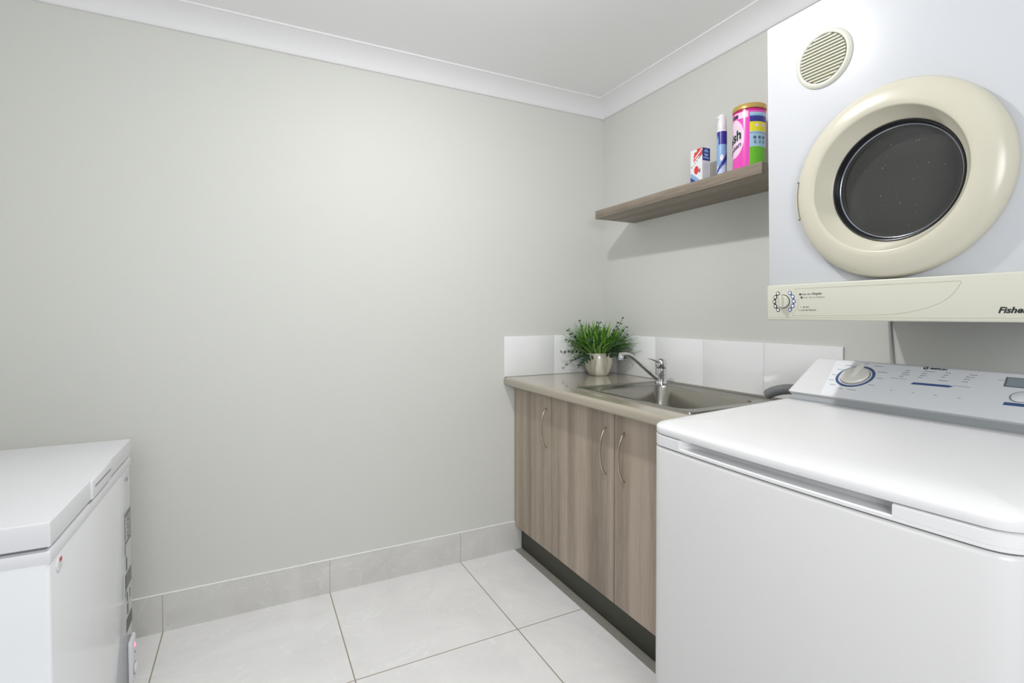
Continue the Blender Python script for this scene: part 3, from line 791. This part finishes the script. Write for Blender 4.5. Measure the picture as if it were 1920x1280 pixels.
bm = bmesh.new()
loft(bm, [wout(0.003, 0.9095), wout(0.0, 0.9115), wout(0.0, 0.9165), wout(0.002, 0.9185)])
loft(bm, [wout(0.0, 0.9175, notch=0.032), wout(0.0, 0.9345, notch=0.032), wout(0.003, 0.9365, notch=0.030)])
bobj('top_trim', bm, M_washlid, wm, smooth=40)
zs = lambda x: 0.969+0.041*(x+0.92)
XBL = -0.402
bm = bmesh.new()
loft(bm, [wout(0.006, 0.9385, xb=XBL), wout(0.001, 0.9393, xb=XBL), wout(0.0, 0.941, xb=XBL), wout(0.0, lambda x: zs(x)-0.017, xb=XBL), wout(0.001, lambda x: zs(x)-0.0140, xb=XBL),
          wout(0.004, lambda x: zs(x)-0.0115, xb=XBL), wout(0.012, lambda x: zs(x)-0.0085, xb=XBL), wout(0.025, lambda x: zs(x)-0.0050, xb=XBL), wout(0.045, lambda x: zs(x)-0.0018, xb=XBL), wout(0.07, lambda x: zs(x), xb=XBL), wout(0.13, lambda x: zs(x)+0.0010, xb=XBL)])
bobj('lid', bm, M_washlid, wm, smooth=40)
# rear deck and console
M_gstrip = mat('console_grey', (158, 162, 165), 0.35)
bm = bmesh.new()
extrude_profile(bm, [(-0.400, 0.930), (-0.400, 0.984), (-0.381, 0.9985), (-0.30, 1.02), (-0.21, 1.02), (-0.21, 0.93)], WYL-0.012, WYR+0.012, 'y')
bobj('rear_deck', bm, M_gstrip, wm)
PA = Vector((-0.392, 0, 1.0005)); PB = Vector((-0.2545, 0, 1.0885)); PD = (PB-PA).normalized(); PN = Vector((-PD.z, 0, PD.x))
CL = (PB-PA).length
cp_ = [(PA.x+0.004, PA.z-0.004), (PA.x, PA.z), (PB.x-0.004, PB.z-0.0025), (PB.x, PB.z), (PB.x+0.006, PB.z+0.002), (PB.x+0.016, PB.z+0.001), (-0.195, 1.060), (-0.190, 0.935), (-0.30, 0.935)]
bm = bmesh.new()
n_ = len(cp_)
cxm = sum(p for p, z in cp_)/n_; czm = sum(z for p, z in cp_)/n_
def cring(y, s): return [Vector((cxm+(p-cxm)*s, y, czm+(z-czm)*s)) for p, z in cp_]
loft(bm, [cring(WYL-0.001, 0.97), cring(WYL-0.003, 0.99), cring(WYL-0.008, 1.0), cring(WYR+0.008, 1.0), cring(WYR+0.003, 0.99), cring(WYR+0.001, 0.97)])
con = bobj('control_console', bm, M_washlid, wm, smooth=35)
def cp(y, t, h=0.0): return Vector((PA.x, y, PA.z)) + PD*t + PN*h
M_cgrey = mat('console_panel_silver', (238, 240, 243), 0.32)
bm = bmesh.new(); plate(bm, [cp(-1.497, 0.004), cp(WYR+0.012, 0.004), cp(WYR+0.012, CL-0.003), cp(-1.462, CL-0.003)], PN, 0.0008)
pan = bobj('console_panel', bm, M_cgrey, con)
def cdisc(name, y, t, prof, mt, par=None, n=48, sx=1.0):
    bm = bmesh.new(); c = cp(y, t); ex = Vector((0, -1, 0)); rings = []
    for r, h in prof:
        rings.append([c + ex*math.cos(2*math.pi*i/n)*r*sx + PD*math.sin(2*math.pi*i/n)*r + PN*h for i in range(n)])
    loft(bm, rings); return bobj(name, bm, mt, par or pan, smooth=30)
KY, KT = -1.5455, 0.0955
cdisc('dial_ring', KY, KT, [(0.0475, 0.0008), (0.0475, 0.0014), (0.0410, 0.0014), (0.0410, 0.0010)], M_blue_ink)
cdisc('dial_disc', KY, KT, [(0.0405, 0.0008), (0.0405, 0.0016), (0.034, 0.0018)], M_washlid)
cdisc('dial_gap', KY, KT, [(0.0360, 0.0018), (0.0360, 0.0026)], M_gap)
kb = cdisc('dial', KY, KT, [(0.0350, 0.0022), (0.0350, 0.007), (0.0335, 0.0092), (0.0300, 0.010), (0.001, 0.0105)], mat('dial_warm_white', (232, 230, 222), 0.3))
bm = bmesh.new()   # pointer ridge
ps = [(-0.006, 0.036, 0.030), (0.006, 0.036, 0.030), (0.0065, 0.0, 0.024), (0.0050, -0.016, 0.0158), (-0.0050, -0.016, 0.0158), (-0.0065, 0.0, 0.024)]
c0 = cp(KY, KT); ex = Vector((0, -1, 0))
rot = math.radians(-4)
def kp(a, t, h): return c0 + ex*(a*math.cos(rot)-t*math.sin(rot)) + PD*(a*math.sin(rot)+t*math.cos(rot)) + PN*h
rg = []
for t, h, hw in [(0.0395, 0.008, 0.0052), (0.0390, 0.018, 0.0048), (0.030, 0.020, 0.0052), (0.014, 0.018, 0.0058), (0.000, 0.0145, 0.006), (-0.014, 0.0106, 0.005)]:
    rg.append([kp(-hw-0.0015, t, 0.0090), kp(-hw*0.6, t, h), kp(hw*0.6, t, h), kp(hw+0.0015, t, 0.0090)])
loft(bm, rg)
bobj('pointer', bm, mat('dial_warm_white2', (232, 230, 222), 0.3), kb, smooth=40)
def ctext(s, y, t, size, mt, **k): return text_obj('lettering', s, size, mt, pan, cp(y, t, 0.0008), (0, -1, 0), PD, **k)
def dashes(items, mt, name='caption'):
    for y, t, L in items:
        bm = bmesh.new(); x = 0
        while x < L:
            seg = min(random.uniform(0.003, 0.006), L-x)
            plate(bm, [cp(y-x, t, 0.0008), cp(y-x-seg, t, 0.0008), cp(y-x-seg, t+0.0024, 0.0008), cp(y-x, t+0.0024, 0.0008)], PN, 0.0003); x += seg+0.0011
        bobj(name, bm, mt, pan)
dashes([(-1.4990, 0.140, 0.020), (-1.4860, 0.119, 0.017), (-1.4830, 0.093, 0.012), (-1.4870, 0.069, 0.014), (-1.500, 0.049, 0.015), (-1.543, 0.155, 0.010),
        (-1.572, 0.148, 0.020), (-1.591, 0.1235, 0.023), (-1.599, 0.0965, 0.015), (-1.592, 0.0655, 0.015), (-1.552, 0.037, 0.022), (-1.528, 0.036, 0.013)], M_grey_ink)
dashes([(-1.650, 0.140, 0.010), (-1.648, 0.131, 0.015), (-1.648, 0.122, 0.017), (-1.646, 0.113, 0.010)], M_grey_ink)
dashes([(-1.690, 0.1435, 0.022), (-1.688, 0.134, 0.012), (-1.688, 0.125, 0.013), (-1.687, 0.116, 0.010)], M_grey_ink)
dashes([(-1.736, 0.1435, 0.009), (-1.734, 0.134, 0.009), (-1.733, 0.125, 0.008), (-1.731, 0.112, 0.020)], M_grey_ink)
dashes([(-1.782, 0.1435, 0.015), (-1.779, 0.134, 0.016), (-1.778, 0.125, 0.011), (-1.777, 0.115, 0.011)], M_grey_ink)
dashes([(-1.629, 0.1035, 0.040), (-1.768, 0.0965, 0.032), (-1.838, 0.133, 0.010)], mat('caption_pale', (186, 189, 194), 0.5))
dashes([(-1.650, 0.054, 0.006), (-1.698, 0.054, 0.006), (-1.744, 0.054, 0.006), (-1.790, 0.054, 0.006)], mat('button_caption', (180, 180, 176), 0.5))
bm = bmesh.new(); plate(bm, [cp(-1.682, 0.0875), cp(-1.686, 0.0955), cp(-1.757, 0.0975), cp(-1.768, 0.0945), cp(-1.760, 0.0895)], PN, 0.0013)
bobj('blue_bar', bm, M_blue_ink, pan)
bm = bmesh.new(); plate(bm, [cp(-1.871, 0.050), cp(-1.871, 0.0595), cp(-1.906, 0.0605), cp(-1.910, 0.0555), cp(-1.906, 0.051)], PN, 0.0013)
bobj('blue_bar', bm, M_blue_ink, pan)
cdisc('logo_mark', -1.6885, 0.1575, [(0.0058, 0.0008), (0.0058, 0.0012)], M_ink, n=8)
cdisc('logo_dot', -1.6885, 0.1575, [(0.0022, 0.0012), (0.0022, 0.0015)], M_cgrey, n=8)
ctext('SIMPSON', -1.6975, 0.1545, 0.0088, M_ink, bold=0.00035, sx=1.0)
bm = bmesh.new(); plate(bm, [cp(-1.853, 0.113), cp(-1.848, 0.148), cp(-1.945, 0.148), cp(-1.945, 0.113)], PN, 0.0012)
bobj('display_frame', bm, mat('lcd_frame', (110, 120, 126), 0.4), pan)
bm = bmesh.new(); plate(bm, [cp(-1.8565, 0.116), cp(-1.8525, 0.145), cp(-1.9425, 0.145), cp(-1.9425, 0.116)], PN, 0.0018)
bobj('display_screen', bm, mat('lcd_grey', (148, 160, 166), 0.2), pan)
cdisc('start_button', -1.892, 0.082, [(0.0165, 0.0008), (0.0165, 0.0022), (0.0150, 0.0030), (0.001, 0.003)], M_cgrey)
cdisc('button_ring', -1.892, 0.082, [(0.0192, 0.0008), (0.0192, 0.0012), (0.0182, 0.0012), (0.0182, 0.0009)], M_grey_ink)
dashes([(-1.886, 0.081, 0.012)], M_grey_ink)
# drain hose
hz = thing('drain_hose', 'grey corrugated drain hose bending from the washing machine over the sink end', 'hose', (-0.1, -1.25, 0.95))
bm = bmesh.new()
pts = bez([(-0.120, -1.43, 0.925), (-0.118, -1.35, 0.952), (-0.115, -1.27, 0.963), (-0.112, -1.210, 0.961), (-0.112, -1.160, 0.948), (-0.113, -1.128, 0.931)], 26)
tube(bm, pts, lambda t: 0.0158+0.0028*math.sin(t*2*math.pi*26), 20)
bobj('corrugated_pipe', bm, mat('hose_grey', (124, 127, 130), 0.45), hz, smooth=True)

bm = bmesh.new()
tube(bm, bez([(-0.006, -1.4745, 1.235), (-0.006, -1.476, 1.19), (-0.0065, -1.483, 1.10), (-0.007, -1.491, 1.02), (-0.007, -1.496, 0.90)], 8), 0.0045, 10)
tag(bobj('power_cord', bm, mat('cord_grey', (170, 173, 170), 0.5), None, smooth=True), 'thin grey cord hanging down the wall between the dryer and the washing machine', 'cord')

# ------------------------------------------------------------------ chest freezer
FX, FB, FY0, FY1 = -2.123, -2.655, -1.168, -0.461
fz = thing('chest_freezer', 'white chest freezer with energy sticker at the left edge', 'freezer', (-2.39, -0.81, 0))
boxobj('cabinet_body', (FB, FX-0.003, FY0+0.004, FY1-0.003, 0.03, 0.7965), M_freezer, fz, bev=0.006, seg=3)
bm = bmesh.new()
for x in (FB+0.06, FX-0.06):
    for y in (FY0+0.07, FY1-0.07):
        bm = bmesh.new(); lathe(bm, (x, y, 0), (0, 0, 1), [(0.02, 0), (0.02, 0.01), (0.014, 0.031)], 16); bobj('foot', bm, M_black, fz)
bm = bmesh.new(); box(bm, FB, FX-0.0005, FY0+0.001, FY1-0.001, 0.772, 0.796, bev=0.003)
bobj('top_flange', bm, M_freezerlid, fz, smooth=35)
boxobj('lid_gasket', (FB+0.01, FX-0.010, FY0+0.012, FY1-0.010, 0.796, 0.804), mat('gasket_grey', (120, 122, 126), 0.7), fz)
ld = boxobj('lid', (FB, FX, FY0, FY1, 0.8035, 0.850), M_freezerlid, fz, bev=0.003, seg=3)
hd = boxobj('lid_handle', (FX-0.006, FX+0.0045, -0.905, -0.726, 0.8045, 0.8490), M_freezerlid, ld, bev=0.003, seg=3)
boxobj('handle_slot', (FX+0.003, FX+0.0050, -0.885, -0.736, 0.8280, 0.8320), mat('slot_grey', (140, 143, 146), 0.6), hd)
bm = bmesh.new(); lathe(bm, (FX-0.004, -1.118, 0.752), (1, 0, 0), [(0.014, 0), (0.014, 0.003), (0.012, 0.0045), (0.001, 0.0045)], 28)
lk = bobj('lock', bm, M_freezerlid, fz, smooth=30)
bm = bmesh.new(); box(bm, FX, FX+0.0015, -1.124, -1.112, 0.757, 0.764, bev=0.0004); bobj('lock_mark', bm, mat('mark_red', (196, 70, 78), 0.5), lk)
FS = FX-0.003
# sticker with printed blocks (y to the left = -0.555, to the back edge = -0.43)
sk = boxobj('energy_sticker', (FS-0.0002, FS+0.0006, -0.553, -0.470, 0.300, 0.648), mat('sticker_silver', (190, 193, 194), 0.4), fz)
M_sdark = mat('sticker_grey', (118, 118, 112), 0.5); M_sblk = mat('sticker_dark', (88, 92, 90), 0.5)
def sp_(name, y0, y1, z0, z1, mt): return boxobj(name, (FS+0.0005, FS+0.0010, y0, y1, z0, z1), mt, sk)
sp_('sticker_block', -0.553, -0.470, 0.556, 0.648, M_sdark)
bm = bmesh.new()
for k in range(9): box(bm, FS+0.0009, FS+0.0014, -0.545, -0.520 if k % 3 else -0.500, 0.566+k*0.008, 0.570+k*0.008)
for k in range(9): box(bm, FS+0.0009, FS+0.0014, -0.512, -0.478, 0.568+k*0.008, 0.570+k*0.008)
bobj('sticker_print', bm, mat('print_pale', (206, 202, 196), 0.5), sk)
sp_('sticker_block', -0.553, -0.545, 0.525, 0.558, M_sblk)
sp_('sticker_block', -0.540, -0.525, 0.478, 0.516, M_sblk)
sp_('sticker_block', -0.550, -0.470, 0.425, 0.470, M_sdark)
sp_('sticker_block', -0.553, -0.546, 0.405, 0.470, M_sblk)
sp_('sticker_block', -0.535, -0.522, 0.385, 0.412, M_sblk)
sp_('sticker_block', -0.500, -0.487, 0.380, 0.410, M_sdark)
sp_('sticker_block', -0.535, -0.518, 0.348, 0.378, M_sblk)
sp_('sticker_block', -0.548, -0.470, 0.300, 0.338, M_sblk)
bm = bmesh.new()
box(bm, FS, FS+0.001, -0.512, -0.500, 0.738, 0.741); box(bm, FS, FS+0.001, -0.508, -0.504, 0.733, 0.746)
bobj('maker_mark', bm, M_grey_ink, fz)
bm = bmesh.new(); box(bm, FS-0.001, FS+0.010, -0.535, -0.468, 0.115, 0.262, bev=0.008, seg=4)
cpn = bobj('control_panel', bm, M_freezerlid, fz, smooth=40)
bm = bmesh.new(); lathe(bm, (FS+0.0095, -0.492, 0.232), (1, 0, 0), [(0.0065, 0), (0.0065, 0.002), (0.001, 0.0025)], 20)
bobj('power_lamp', bm, mat('lamp_pink', (255, 120, 150), 0.3, emis=(1, 0.2, 0.35), estr=1.2), cpn)
bm = bmesh.new(); lathe(bm, (FS+0.0095, -0.492, 0.211), (1, 0, 0), [(0.0035, 0), (0.0035, 0.0015)], 14)
bobj('run_lamp', bm, mat('lamp_green', (60, 110, 90), 0.3), cpn)
bm = bmesh.new(); lathe(bm, (FS+0.0095, -0.497, 0.165), (1, 0, 0), [(0.018, 0), (0.018, 0.0015), (0.0165, 0.0015), (0.0165, 0.0005)], 32)
bobj('thermostat_ring', bm, M_grey_ink, cpn)
bm = bmesh.new(); lathe(bm, (FS+0.0095, -0.497, 0.165), (1, 0, 0), [(0.0155, 0), (0.0155, 0.006), (0.014, 0.007), (0.001, 0.007)], 32)
bobj('thermostat_knob', bm, M_freezerlid, cpn, smooth=30)

for o in bpy.data.objects:
    if '_base' in o: del o['_base']
